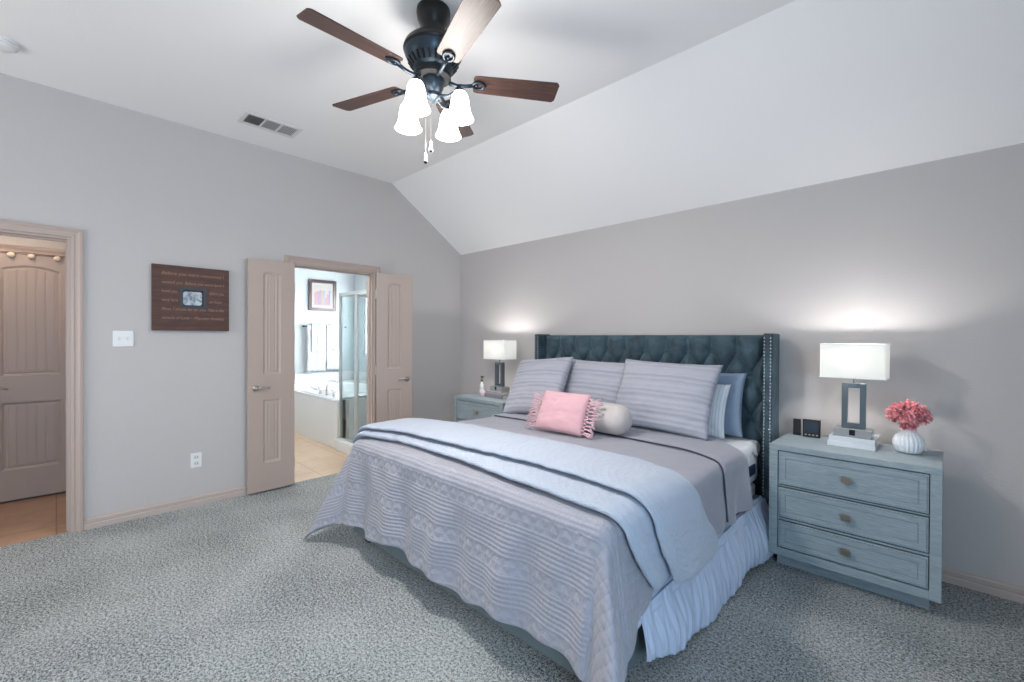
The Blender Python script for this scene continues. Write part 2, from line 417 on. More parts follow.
# ------------------------------------------------------------ panelled door leaves
def leaf_depth(u, z, wd, stile, arch):
    """depth of the recess at (u, z)"""
    hw = (wd-2*stile)/2; c = wd/2
    def rectd(z0, z1f):
        du = hw-abs(u-c); d = min(du, z-z0, z1f-z); return d
    top = 1.90+(arch*(1-((u-c)/hw)**2) if abs(u-c) < hw else 0)
    d = max(rectd(1.02, top), rectd(.245, .80))
    if d <= 0: return 0
    e = min(1, d/.016)
    dep = .010*(3*e*e-2*e**3)
    if d > .022: dep -= .004*min(1, (d-.022)/.010)
    if d > .03:
        k = ((u-c)/.055+.5) % 1.0; g = min(k, 1-k)*.055
        if g < .0045: dep += .005*(1-g/.0045)
    return dep
def door_leaf(name, wd, ht, stile, arch, m=M_DOOR, t=.036, res=.0055):
    nu = int(wd/res); nv = int(ht/.011); b = MB()
    b.grid(lambda s, r: (s*wd, -t/2+leaf_depth(s*wd, r*ht, wd, stile, arch), r*ht), nu, nv)
    b.grid(lambda s, r: (s*wd, t/2-leaf_depth(s*wd, r*ht, wd, stile, arch), r*ht), nu, nv)
    b.grid(lambda s, r: (0, -t/2+t*s, r*ht), 1, nv); b.grid(lambda s, r: (wd, -t/2+t*s, r*ht), 1, nv)
    b.grid(lambda s, r: (s*wd, -t/2+t*r, ht), nu, 1); b.grid(lambda s, r: (s*wd, -t/2+t*r, 0), nu, 1)
    o = b.build(name, m); return struct(o)
def lever(parent, u, z, toward, t=.036):
    b = MB()
    for sg in (-1, 1):
        y = sg*t/2
        b2 = MB().lathe([(.026, 0), (.027, .004), (.022, .010), (.011, .013), (.010, .034), (.012, .038), (.012, .05), (.006, .053)], n=20)
        b2.xf(Matrix.Translation((u, y, z)) @ Matrix.Rotation(sg*-PI/2, 4, 'X'))
        b.add(b2.v, b2.f)
        b.tube([(u, y+sg*.043, z), (u+toward*.03, y+sg*.046, z+.003), (u+toward*.07, y+sg*.044, z+.004), (u+toward*.10, y+sg*.04, z-.002)], [.010, .0085, .0075, .006], 8)
    o = b.build('door_handle', M_NICKEL, parent, smooth=True); return o
dL = door_leaf('door_2', .384, 2.022, .118, .022); dL.location = (XL+.045, D2a-.004, .018); dL.rotation_euler = (0, 0, math.radians(-90+2.0))
lever(dL, .325, .905, -1)
dR = door_leaf('door_3', .372, 2.022, .112, .022); dR.location = (XL+.045, D2b+.008, .018); dR.rotation_euler = (0, 0, math.radians(90-21))
lever(dR, .318, .905, -1)
for d in (dL, dR):
    for z in (.2, 1.0, 1.8):
        MB().lathe([(.007, z-.045), (.007, z+.045)], (-.004, 0), 10).build('door_hinge', M_NICKEL, d)

# ------------------------------------------------------------ hallway behind the left doorway
HX = -5.53
struct(MB().box(HX-.1, HX, -1.3, 1.1, 0, 2.5).build('wall_hallway_back', M_WALL))
struct(MB().box(HX-.1, XL-WT, -1.4, -1.3, 0, 2.5).build('wall_hallway_side', M_WALL))
struct(MB().box(HX-.1, XL-WT, .75, .85, 0, 2.5).build('wall_hallway_end', M_WALL))
struct(MB().box(HX-.1, XL-WT, -1.4, .85, 2.5, 2.58).build('ceiling_hallway', M_CEIL))
hd = door_leaf('door_1', .60, 2.022, .128, .035); hd.location = (HX+.025, -.442, .015); hd.rotation_euler = (0, 0, PI/2)
lever(hd, .07, .915, 1)
casing('trim_3', -.447, .162, 2.045, .075, HX, jamb=False)
g = thing('garland', (HX+.05, -.15, 2.03), 'string of small cream round ornaments hung along the top of the far hallway door', 'garland')
pts = [(HX+.055, -.42+.06*k, 2.058-.010*abs(math.sin(k*.72))) for k in range(10)]
MB().tube(pts, .003, 6).build('cord', mat('cord', (120, 98, 84), .9), g, world=True)
for yy in (-.256, -.145, .008, -.37):
    MB().ball((HX+.055, yy, 2.028), .024, 8, (1, 1, .95)).build('ornament', mat('cream', (240, 222, 200), .6), g, world=True, smooth=True)
tag(MB().lathe([(.13, 2.5), (.13, 2.48), (.10, 2.44), (.05, 2.42), (.001, 2.415)], (-4.9, -.45), 24).build('hallway_ceiling_light', emis('warm_globe', (255, 234, 212), 44), smooth=True),
    'round warm ceiling light in the hallway, above the far door', 'ceiling light')

# ------------------------------------------------------------ bathroom seen through the double doors
BX, BY = -7.62, 3.75
struct(MB().box(BX-.1, BX, 1.0, BY+.2, 0, 2.55).build('wall_bathroom_back', M_BATHWALL))
b = MB(); bw0, bw1, bz0, bz1 = -7.28, -5.95, 1.05, 2.12
b.box(BX, bw0, BY, BY+.1, 0, 2.55); b.box(bw1, XL-WT, BY, BY+.1, 0, 2.55); b.box(bw0, bw1, BY, BY+.1, 0, bz0); b.box(bw0, bw1, BY, BY+.1, bz1, 2.55)
struct(b.build('wall_bathroom_side', M_BATHWALL))
struct(MB().box(BX, XL-WT, 1.05, 1.15, 0, 2.55).build('wall_bathroom_near', M_BATHWALL))
struct(MB().box(BX-.1, XL-WT, 1.0, BY+.2, 2.55, 2.62).build('ceiling_bathroom', M_CEIL))
b = MB()
for (xa, xb, za, zb) in ((bw0, bw1, bz0, bz0+.05), (bw0, bw1, bz1-.05, bz1), (bw0, bw0+.05, bz0+.05, bz1-.05), (bw1-.05, bw1, bz0+.05, bz1-.05)):
    b.box(xa, xb, BY+.02, BY+.07, za, zb)
wf = struct(b.build('window_3', M_WHITE))
pm = mat('frosted_pane', (240, 244, 246), .5); _, pb = nodes(pm)
pb.inputs['Transmission Weight'].default_value = 1.0; pb.inputs['Roughness'].default_value = .6; pb.inputs['IOR'].default_value = 1.1
MB().box(bw0+.05, bw1-.05, BY+.04, BY+.046, bz0+.05, bz1-.05).build('window_pane', pm, wf)

# tub with tiled apron, deck and oval basin
tub = thing('bathtub', (-6.4, 2.9, 0), 'white built-in bathtub with a tiled apron, below the towels', 'bathtub')
TY, TX0, TX1, TZ = 2.395, BX+.012, -5.31, .60
MB().box(TX0, TX1, TY, TY+.05, 0, TZ-.03).build('apron', M_TUBTILE, tub, world=True)
M_TUB = mat('white_acrylic', (236, 238, 240), .15)
def tubtop(s, r):
    # polar grid: rectangle rim -> oval basin
    a = 2*PI*s; cx, cy = (TX0+TX1)/2, (TY+BY)/2
    hx, hy = (TX1-TX0)/2, (BY-TY)/2-.012
    c, q = math.cos(a), math.sin(a); k = 1/max(abs(c), abs(q)); ex, ey = cx+hx*c*k, cy+hy*q*k
    ox, oy = cx+.80*c, cy+.42*q
    if r < .3: t = r/.3; return (ex+(ox-ex)*t, ey+(oy-ey)*t, TZ)
    if r < .4: t = (r-.3)/.1; return (ox, oy, TZ+.02*math.sin(t*PI))
    t = (r-.4)/.6; f = 1-.35*t if t < .7 else (1-.245)*(1-(t-.7)/.3)+.001
    return (cx+.78*c*f, cy+.40*q*f, TZ-.40*min(1, (t/.7))**.7)
MB().grid(tubtop, 64, 30, wrap_u=True).build('basin', M_TUB, tub, world=True, smooth=True)
MB().box(TX0, TX1, TY-.012, TY+.04, TZ-.03, TZ).build('rim', M_TUB, tub, world=True, bevel=.006)
struct(MB().box(BX, BX+.012, TY, BY, TZ, .765).box(BX+.012, TX1, BY-.012, BY, TZ, .765).build('trim_4', M_TUBTILE))
fc = thing('tub_faucet', (-6.0, 2.47, TZ), 'chrome bathtub faucet with two lever handles on the tub deck', 'faucet')
fx = -5.85
MB().tube([(fx, 2.50, TZ), (fx, 2.50, TZ+.12), (fx, 2.53, TZ+.18), (fx, 2.60, TZ+.19), (fx, 2.65, TZ+.15)], [.022, .016, .014, .013, .012], 10).build('spout', M_CHROME, fc, world=True, smooth=True)
for dx in (-.22, .2):
    MB().tube([(fx+dx, 2.50, TZ), (fx+dx, 2.50, TZ+.06), (fx+dx-.02, 2.50, TZ+.085), (fx+dx-.07, 2.50, TZ+.08)], [.020, .012, .010, .008], 8).build('tap_handle', M_CHROME, fc, world=True, smooth=True)
# shower
struct(MB().box(TX1+.102, XL-WT-.002, BY-.012, BY, .06, 2.15).build('trim_5', M_TUBTILE))
sh = thing('shower_enclosure', (-4.9, 2.42, 0), 'chrome framed glass shower enclosure beside the white bathtub', 'shower')
MB().box(TX1+.0, XL-WT-.01, 2.36, 2.50, 0, .13).build('curb', M_TUB, sh, world=True, bevel=.008)
MB().box(TX1+.102, XL-WT-.01, 2.501, BY-.014, 0, .06).build('shower_pan', M_TUB, sh, world=True)
SX0, SX1, SZ = -5.29, XL-WT-.01, 1.90
b = MB().box(SX0, SX0+.03, 2.405, 2.435, .13, SZ).box(SX0+.03, SX1, 2.405, 2.435, SZ-.035, SZ).box(SX0+.03, SX1, 2.405, 2.435, .13, .155)
b.box(-4.89, -4.865, 2.405, 2.435, .155, SZ-.035).build('frame', M_CHROME, sh, world=True)
MB().box(SX0+.03, -4.89, 2.418, 2.423, .155, SZ-.035).build('glass_panel', M_GLASS, sh, world=True)
dr = MB().box(-4.86, SX1, 2.418, 2.423, .17, SZ-.04).build('glass_door', M_GLASS, sh, world=True)
b = MB().box(-4.862, -4.835, 2.408, 2.432, .16, SZ-.036).box(-4.835, SX1, 2.408, 2.432, .16, .18); b.build('door_frame', M_CHROME, dr, world=True)
MB().box(-4.85, -4.79, 2.385, 2.405, .98, 1.12).build('handle', M_CHROME, dr, world=True, bevel=.004)
b = MB().box(SX0, SX0+.03, 2.435, BY-.02, SZ-.035, SZ); MB().box(SX0, SX0+.03, 2.435, BY-.02, TZ+.003, TZ+.03).build('return_sill', M_CHROME, sh, world=True)
b.build('return_frame', M_CHROME, sh, world=True)
MB().box(SX0+.012, SX0+.017, 2.435, BY-.02, TZ+.03, SZ-.035).build('return_glass', M_GLASS, sh, world=True)
MB().box(TX1+.001, TX1+.10, 2.5, BY-.013, 0, TZ).build('knee_wall', M_TUBTILE, sh, world=True)

tag(MB().lathe([(.14, 2.55), (.14, 2.53), (.11, 2.49), (.06, 2.46), (.001, 2.455)], (-5.4, 1.75), 24).build('bathroom_fill_light', emis('fill_globe', (255, 250, 244), 80), smooth=True),  # added fill light, out of view, to brighten the shower and tub
    'unseen round white fill light added under the bathroom ceiling', 'ceiling light')
# towel bar and towels
tb = thing('towel_bar', (BX, 3.2, 1.53), 'dark metal towel bar on the bathroom wall under the picture', 'towel bar')
MB().tube([(BX+.06, 2.84, 1.545), (BX+.06, 3.82-.25, 1.545)], .009, 10).build('rod', M_BRONZE, tb, world=True, smooth=True)
for yy in (2.85, 3.55): MB().tube([(BX, yy, 1.545), (BX+.06, yy, 1.545)], .014, 10).build('bracket', M_BRONZE, tb, world=True, smooth=True)
M_TOWEL = fabric('white_terry', (200, 204, 210), 300, .95, .6)
def towel(y0, y1, zb, th, label, kk):
    def f(s, r):
        L1 = 1.555-zb; a = r*(2*L1+.06)
        y = y0+(y1-y0)*s
        wv = .006*math.sin(s*9+kk)+.004*math.sin(s*23+kk)
        if a < L1: x, z = BX+.06+th+wv*(1-a/L1*0), zb+a
        elif a < L1+.06: t = (a-L1)/.06*PI; x, z = BX+.06+th*math.cos(t), 1.555+th*math.sin(t)
        else: x, z = BX+.06-th, 1.555-(a-L1-.06)*.93
        return (x, y+.004*math.sin(z*20+kk), z)
    o = MB().grid(f, 30, 60).build('towel', M_TOWEL, smooth=True, solid=.008)
    tag(o, label, 'towel', 'white towels on the bathroom bar')
towel(2.895, 3.20, .80, .018, 'wide white bath towel hanging at the left end of the bar', 0)
towel(3.215, 3.52, .82, .018, 'wide white bath towel hanging at the right end of the bar', 2)
towel(2.96, 3.14, 1.12, .034, 'small white hand towel laid over the left bath towel', 1)
towel(3.27, 3.42, 1.15, .034, 'small white hand towel laid over the right bath towel', 4)

# bathroom picture
bp_ = thing('picture_frame', (BX, 3.17, 1.8), 'dark framed townscape picture above the bathroom towels', 'picture')
py0, py1, pz0, pz1 = 2.935, 3.405, 1.812, 2.335
def frame4(x0, x1, y0, y1, z0, z1, w):
    return MB().box(x0, x1, y0, y0+w, z0, z1).box(x0, x1, y1-w, y1, z0, z1).box(x0, x1, y0+w, y1-w, z0, z0+w).box(x0, x1, y0+w, y1-w, z1-w, z1)
frame4(BX, BX+.03, py0, py1, pz0, pz1, .055).build('frame', mat('dark_frame', (58, 44, 44), .35), bp_, world=True, bevel=.004)
frame4(BX+.03, BX+.036, py0+.045, py1-.045, pz0+.045, pz1-.045, .008).build('frame_lip', mat('silver_lip', (150, 140, 136), .4, .5), bp_, world=True)
mat_w = mat('mat_board', (190, 190, 190), .8)
MB().box(BX, BX+.012, py0+.055, py1-.055, pz0+.055, pz1-.055).build('mat_board', mat_w, bp_, world=True)
art = MB().box(BX+.012, BX+.014, py0+.085, py1-.085, pz0+.085, pz1-.085).build('print', mat('art_ground', (176, 170, 166), .8), bp_, world=True)
cols = [(150, 130, 140), (172, 122, 112), (112, 124, 158), (140, 124, 124), (168, 148, 122), (134, 148, 168)]
random.seed(5)
for k in range(9):
    yy = py0+.098+k*.03; hh = random.uniform(.12, .26)
    MB().box(BX+.014, BX+.0155, yy, yy+.029, pz0+.10, pz0+.10+hh).build('painted_house', mat('paint%d' % k, cols[k % 6], .8), art, world=True)

# ============================================================ WALL ITEMS ON THE LEFT WALL
pl = thing('wall_plaque', (XL, .76, 1.42), 'square dark wooden plaque with engraved verse and small photo on the left wall', 'plaque')
PY0, PY1, PZ0, PZ1, PX = .507, 1.012, 1.412, 1.918, XL+.036
hy0, hy1, hz0, hz1 = .678, .852, 1.588, 1.752
b = MB().box(XL, PX, PY0, hy0, PZ0, PZ1).box(XL, PX, hy1, PY1, PZ0, PZ1).box(XL, PX, hy0, hy1, PZ0, hz0).box(XL, PX, hy0, hy1, hz1, PZ1).box(XL, XL+.012, hy0, hy1, hz0, hz1)
b.build('board', M_PLAQUE, pl, world=True)
frame4(XL+.012, PX+.003, hy0, hy1, hz0, hz1, .020).build('photo_frame', mat('blue_grey_frame', (40, 48, 60), .5), pl, world=True)
pf = mat('baby_photo', (170, 184, 196), .35); nt, bb = nodes(pf)
nt.links.new(ramp(nt, noise_t(nt, coord(nt), 26, 2, .5, .6), [(.34, (104, 118, 132)), (.58, (190, 202, 212))]), bb.inputs['Base Color'])
b = MB(); pg = [(hy0+.087+u, hz0+.082+v) for u, v in rect(.125, .108, .02)]
b.prism(pg, 'x', XL+.012, XL+.016); b.build('photo', pf, pl, world=True)
M_INK = mat('engraved_letter', (152, 116, 98), .8)
def text(body, loc, size, rot, parent, name, m, width=None, xs=1.0):
    cu = bpy.data.curves.new('t', 'FONT'); cu.body = body; cu.size = size; cu.extrude = .0006; cu.align_x = 'LEFT'; cu.shear = .25
    to = bpy.data.objects.new('t', cu); COL.objects.link(to)
    dg = bpy.context.evaluated_depsgraph_get(); me = bpy.data.meshes.new_from_object(to.evaluated_get(dg))
    bpy.data.objects.remove(to)
    xs_ = [v.co.x for v in me.vertices]; w0 = max(xs_)-min(xs_)
    k = (width/w0) if width else 1
    R = Matrix.Translation(loc) @ rot @ Matrix.Diagonal((k, 1, 1, 1))
    me.transform(R); me.transform(Matrix.Translation(-parent.location)); me.materials.clear(); me.materials.append(m)
    o = bpy.data.objects.new(name, me); COL.objects.link(o); o.parent = parent; return o
RX = Matrix(((0, 0, 1, 0), (1, 0, 0, 0), (0, 1, 0, 0), (0, 0, 0, 1)))
ys = .563
for i, (tx, y, wd) in enumerate([('Before you were conceived I', ys, .41), ('wanted you. Before you were born I', ys, .41), ('loved you.', ys, .10), ('Before you', .872, .10),
                                 ('were here', ys, .10), ('an hour', .872, .09), ('Now, I would die for you. This is the', ys, .41), ('miracle of Love ~ Maureen Hawkins', ys, .41)]):
    row = [0, 1, 2, 2, 3, 3, 4, 5][i]
    text(tx, (PX+.0005, y, 1.843-row*.0685), .036, RX, pl, 'engraved_line', M_INK, wd)

def plate(nm, yc, zc, w, h, label, cat):
    t = thing(nm, (XL, yc, zc), label, cat)
    MB().prism([(u, v) for u, v in rect(w, h, .006)], 'x', 0, .007).build('cover_plate', M_WHITE, t, bevel=.002)
    return t
sw = plate('light_switch', .345, 1.348, .116, .116, 'white double light switch plate left of the wooden plaque', 'light switch')
M_GREYP = mat('grey_toggle', (210, 210, 210), .5)
for dy in (-.023, .023):
    MB().box(.007, .010, dy-.006, dy+.006, -.013, .013).build('toggle_slot', M_GREYP, sw)
    MB().box(.008, .018, dy-.004, dy+.004, -.002, .010).build('toggle', M_WHITE, sw, bevel=.001)
ol = plate('power_outlet', .79, .367, .075, .118, 'white power outlet low on the left wall under the plaque', 'outlet')
for dz in (-.025, .025):
    o = MB().prism([(u, v+dz) for u, v in rect(.034, .030, .010)], 'x', .007, .0095).build('socket', M_GREYP, ol)
    MB().box(.0095, .0102, -.009, -.006, dz-.006, dz+.006).box(.0095, .0102, .006, .009, dz-.006, dz+.006).build('slot', mat('slot', (60, 60, 60), .6), o)

# ============================================================ CEILING ITEMS
vt = thing('air_vent', (-3.84, 1.19, ZC), 'white rectangular air vent with three louvred sections in the ceiling', 'air vent')
M_VENT = mat('vent_white', (214, 214, 214), .5)
vw, vl, zz = .225, .41, -.001
b = MB()
for (xa, xb, ya, yb) in ((-vw/2, vw/2, -vl/2, -vl/2+.028), (-vw/2, vw/2, vl/2-.028, vl/2), (-vw/2, -vw/2+.03, -vl/2+.028, vl/2-.028), (vw/2-.03, vw/2, -vl/2+.028, vl/2-.028),
                         (-vw/2+.03, vw/2-.03, -.064, -.052), (-vw/2+.03, vw/2-.03, .052, .064)):
    b.box(xa, xb, ya, yb, -.010, zz)
b.build('frame', M_VENT, vt, bevel=.003)
MB().box(-vw/2+.02, vw/2-.02, -vl/2+.02, vl/2-.02, -.002, -.0005).build('duct_backing', mat('duct_dark', (34, 34, 36), .9), vt)
for (ya, yb, tilt) in ((-vl/2+.03, -.064, .95), (-.050, .050, .55), (.064, vl/2-.03, .40)):
    b = MB(); nn = 9
    for i in range(nn):
        y = ya+(yb-ya)*(i+.5)/nn
        q = MB().box(-vw/2+.031, vw/2-.031, -.0048, .0048, -.0006, .0006).xf(Matrix.Translation((0, y, -.006)) @ Matrix.Rotation(tilt, 4, 'X'))
        b.add(q.v, q.f)
    b.build('louvre_section', M_VENT, vt)
sd = thing('smoke_detector', (-3.86, -.215, ZC), 'round white smoke detector on the ceiling at the upper left', 'smoke detector')
MB().lathe([(.072, -.0005), (.072, -.010), (.068, -.014)], n=40).build('mounting_ring', M_WHITE, sd, smooth=False, autos=40)
MB().lathe([(.062, -.014), (.063, -.022), (.058, -.034), (.050, -.040), (.030, -.043), (.001, -.044)], n=40).build('body', M_WHITE, sd, autos=40)
MB().lathe([(.0635, -.026), (.0645, -.028), (.0635, -.030)], n=40, cap=False).build('slot_ring', M_GREYP, sd)

# ------------------------------------------------------------ ceiling fan
FX, FY = -1.896, 1.354
fan = thing('ceiling_fan', (FX, FY, ZC), 'black ceiling fan with five walnut blades and four lit bell shades', 'ceiling fan')
def Z(z): return z-ZC
MB().lathe([(.084, 0), (.086, -.02), (.080, -.055), (.066, -.085), (.060, -.10), (.058, -.135), (.062, -.15)], n=36).build('canopy', M_BLACK, fan, autos=30)
MB().lathe([(.045, Z(2.895)), (.088, Z(2.890)), (.124, Z(2.876)), (.145, Z(2.854)), (.152, Z(2.832)), (.148, Z(2.822))], n=48).build('motor_housing', M_BLACK, fan, autos=30)
bowl = MB().lathe([(.146, Z(2.823)), (.144, Z(2.808)), (.128, Z(2.775)), (.102, Z(2.742)), (.080, Z(2.728)), (.078, Z(2.715))], n=48).build('motor_bowl', M_BRONZE, fan, autos=30)
b = MB()
for i in range(24):
    a = 2*PI*i/24
    q = MB().box(-.021, .021, -.0045, .0045, -.003, .003).xf(Matrix.Rotation(a, 4, 'Z') @ Matrix.Translation((.1155, 0, Z(2.7575))) @ Matrix.Rotation(-.905, 4, 'Y'))
    b.add(q.v, q.f)
b.build('vent_slots', M_BLACK, bowl)
MB().lathe([(.082, Z(2.722)), (.090, Z(2.712)), (.090, Z(2.694)), (.070, Z(2.688))], n=36).build('flywheel', mat('flat_black', (20, 20, 22), .8), fan, autos=30)
MB().lathe([(.045, Z(2.695)), (.056, Z(2.69)), (.058, Z(2.678)), (.052, Z(2.648)), (.040, Z(2.625)), (.034, Z(2.618)), (.034, Z(2.60)), (.022, Z(2.59)), (.010, Z(2.582)), (.006, Z(2.57))], n=32).build('switch_housing', M_BRONZE, fan, autos=40)
def blade_geo():
    b = MB(); xs = [.205, .212, .23]+[.23+(.640-.23)*k/14 for k in range(1, 15)]+[.648, .655]
    wds = []
    for x in xs:
        if x <= .212: w_ = .040 if x < .21 else .054
        elif x <= .231: w_ = .058
        elif x < .641: w_ = .058+.011*((x-.23)/.40)
        elif x < .650: w_ = .062
        else: w_ = .052
        wds.append(w_)
    vs = []
    for x, w_ in zip(xs, wds):
        for y, z in ((-w_, -.003), (w_, -.003), (w_, .003), (-w_, .003)): vs.append((x, y, z))
    n_ = len(xs); fs = [(0, 3, 2, 1), tuple((n_-1)*4+k for k in range(4))]
    for i in range(n_-1):
        for k in range(4): fs.append((i*4+k, i*4+(k+1) % 4, (i+1)*4+(k+1) % 4, (i+1)*4+k))
    b.add(vs, fs); return b
for k in range(5):
    a = math.radians(54.5+72*k)
    o = blade_geo().build('blade', M_BLADE, fan, bevel=.0015)
    o.location = (0, 0, Z(2.688)); o.rotation_euler = (math.radians(-12), 0, a)
    b = MB().tube([(.08, 0, -.010), (.12, 0, -.020), (.165, .0, -.018), (.205, 0, -.010)], [.012, .009, .009, .010], 8)
    ring = [(.232+.030*math.cos(t*PI/8), .024*math.sin(t*PI/8), -.008) for t in range(16)]
    b.tube(ring, .0075, 8, closed=True); b.ball((.222, 0, -.007), .008, 6); b.ball((.268, 0, -.005), .006, 6)
    b.build('blade_iron', M_BRONZE, o, smooth=True)
shade_prof = [(.020, .0), (.030, -.006), (.040, -.022), (.046, -.048), (.050, -.078), (.056, -.105), (.066, -.128), (.072, -.138)]
for k, ad in enumerate((292, 202, 25, 112)):
    a = math.radians(ad); R_ = .152
    cx, cy = math.cos(a), math.sin(a)
    zt = Z(2.605)
    b = MB().tube([(.030*cx, .030*cy, Z(2.605)), (.085*cx, .085*cy, Z(2.592)), (.12*cx, .12*cy, Z(2.603)), (.142*cx, .142*cy, Z(2.628)), ((R_-.005)*cx, (R_-.005)*cy, Z(2.632)), (R_*cx, R_*cy, Z(2.618))], .007, 8)
    q = MB().lathe([(.008, Z(2.63)), (.012, Z(2.618)), (.026, Z(2.606)), (.030, Z(2.590)), (.028, Z(2.588))], (R_*cx, R_*cy), 20); b.add(q.v, q.f)
    arm = b.build('light_arm', M_BRONZE, fan, smooth=True)
    MB().lathe([(r*.95, zt-.004+z) for r, z in shade_prof], (R_*cx, R_*cy), 28, cap=False).build('glass_shade', M_GLOW, arm, smooth=True, solid=.003)
M_CHAIN = mat('chain_metal', (110, 106, 102), .9)
for (dx, dy, ln, kn) in ((.012, -.022, .235, 0), (-.022, -.030, .285, 1)):
    pc = MB().tube([(dx*.5, dy*.5, Z(2.57)), (dx, dy, Z(2.53)), (dx, dy, Z(2.57)-ln+.02)], .0010, 6).build('pull_chain', M_CHAIN, fan)
    MB().lathe([(.002, Z(2.57)-ln+.03), (.007, Z(2.57)-ln+.015), (.0075, Z(2.57)-ln-.01)], (dx, dy), 12).build('pull_bell', mat('white_pull', (170, 170, 170), .6), pc)
    MB().ball((dx, dy, Z(2.57)-ln-.018), .010, 8).build('pull_ball', M_BLACK, pc, smooth=True)
fl = area('ceiling_fan_downlight', (FX, FY, 2.37), (0, 0, -1), .30, .30, 24, (1, .94, .88)); fl.data.shape = 'DISK'
fl2 = point('ceiling_fan_bulbs', (FX, FY, 2.35), 25, (1, .95, .90), .16)

# ============================================================ BED
bed = thing('bed', (-1.85, 2.4, 0), 'king bed with tufted dark teal wingback headboard and grey upholstered rails', 'bed')
HX0, HX1, HYF, HYB, HZ = -2.89, -.815, 3.27, 3.45, 1.40
bw = .058
# tufted panel
DX, DZ = .1765, .148; bx0 = -2.654; bz0_ = 1.272
def tuft(x, z):
    al = (x-bx0)/DX+(z-bz0_)/(2*DZ); be = (x-bx0)/DX-(z-bz0_)/(2*DZ)
    if z > bz0_:
        # straight pleats above the first row of buttons
        k = abs(math.sin(PI*(x-bx0)/DX)); t = min(1, (z-bz0_)/.03); d1 = abs(math.sin(PI*al)); d2 = abs(math.sin(PI*be))
        h = (1-t)*(d1*d2)**.42+t*k**.5
    else: h = (abs(math.sin(PI*al))*abs(math.sin(PI*be)))**.42
    edge = min(1, (x-(HX0+bw))/.05, ((HX1-bw)-x)/.05, (HZ-z)/.045)
    h = h*.058
    return h*max(0, math.sin(max(0, edge)*PI/2))**.6
NW = 300
def panel(s, r):
    x = HX0+bw+(HX1-HX0-2*bw)*s; z = .32+(HZ-.008-.32)*r
    return (x, HYB-.060-tuft(x, z)-.004*noise.noise(Vector((x*8, z*8, 0))), z)
b = MB().grid(panel, NW, 150); b.build('tufted_panel', M_VELVET, bed, world=True, smooth=True)
MB().box(HX0+bw+.001, HX1-bw-.001, HYB-.057, HYB, .06, HZ-.004).build('headboard_back', M_VELVET, bed, world=True, bevel=.012)
row = 0
M_BTN = mat('velvet_button', (40, 58, 68), .6, Sheen_Weight=.5)
for rI in range(4):
    z = bz0_-rI*DZ; xo = bx0+(DX/2 if rI % 2 else 0)-(DX if rI % 2 else 0)
    for k in range(12):
        x = xo+k*DX
        if x < HX0+bw+.04 or x > HX1-bw-.03: continue
        MB().ball((x, HYB-.068, z), .012, 6, (1, .6, 1)).build('button', M_BTN, bed, world=True, smooth=True)
def wing(xa, xb, nm):
    o = MB().box(xa, xb, HYF, HYB, .0, HZ+.006).build(nm, M_VELVET, bed, world=True, bevel=.010, seg=3)
    for xc in (xa+.011, xb-.011):
        b = MB(); b.box(xc-.001, xc+.001, HYF-.0012, HYF+.003, .03, HZ-.01)
        z = .04
        while z < HZ-.015:
            b.ball((xc, HYF-.0015, z), .0062, 4, (1, .7, 1)); z += .023
        t = b.build('nailhead_trim', M_NAIL, o, world=True, smooth=True)
    return o
M_NAIL = mat('nailhead_nickel', (196, 202, 206), .25, 1.0)
wing(HX0, HX0+bw, 'wing'); wing(HX1-bw, HX1, 'wing')
# rails and feet
M_RAIL = fabric('grey_teal_upholstery', (88, 102, 107), 700, .85, .2)
RX0, RX1, RY0 = -2.845, -.875, 1.392
MB().box(RX0, RX1, RY0, RY0+.05, .065, .33).build('foot_rail', M_RAIL, bed, world=True, bevel=.012, seg=3)
for xa in (RX0, RX1-.05): MB().box(xa, xa+.05, RY0+.05, HYF, .065, .33).build('side_rail', M_RAIL, bed, world=True, bevel=.012, seg=3)
M_FOOT = mat('black_wood_foot', (26, 24, 24), .5)
for xa in (RX0+.05, RX1-.11):
    for ya in (RY0+.06, 2.9): MB().box(xa, xa+.06, ya, ya+.06, 0, .07).build('leg', M_FOOT, bed, world=True)
MB().box(RX0+.052, RX1-.052, RY0+.052, HYF-.01, .10, .14).build('slat_deck', mat('pine', (190, 160, 120), .7), bed, world=True)
# box spring + mattress
bs = MB().box(-2.80, -.915, 1.44, 3.30, .141, .40).build('box_spring', M_MATTRESS, bed, world=True, bevel=.02, seg=3)
mt = thing('mattress', (-1.86, 2.4, .40), 'thick white mattress with a navy side band, bare at the head end', 'mattress')
MB().box(-2.80, -.908, 1.42, 3.345, .401, .672).build('mattress_body', M_MATTRESS, mt, world=True, bevel=.045, seg=4)
b = MB()
MB().box(-2.806, -.902, 1.414, 3.25, .47, .545).build('side_band', M_NAVY, mt, world=True, bevel=.01)

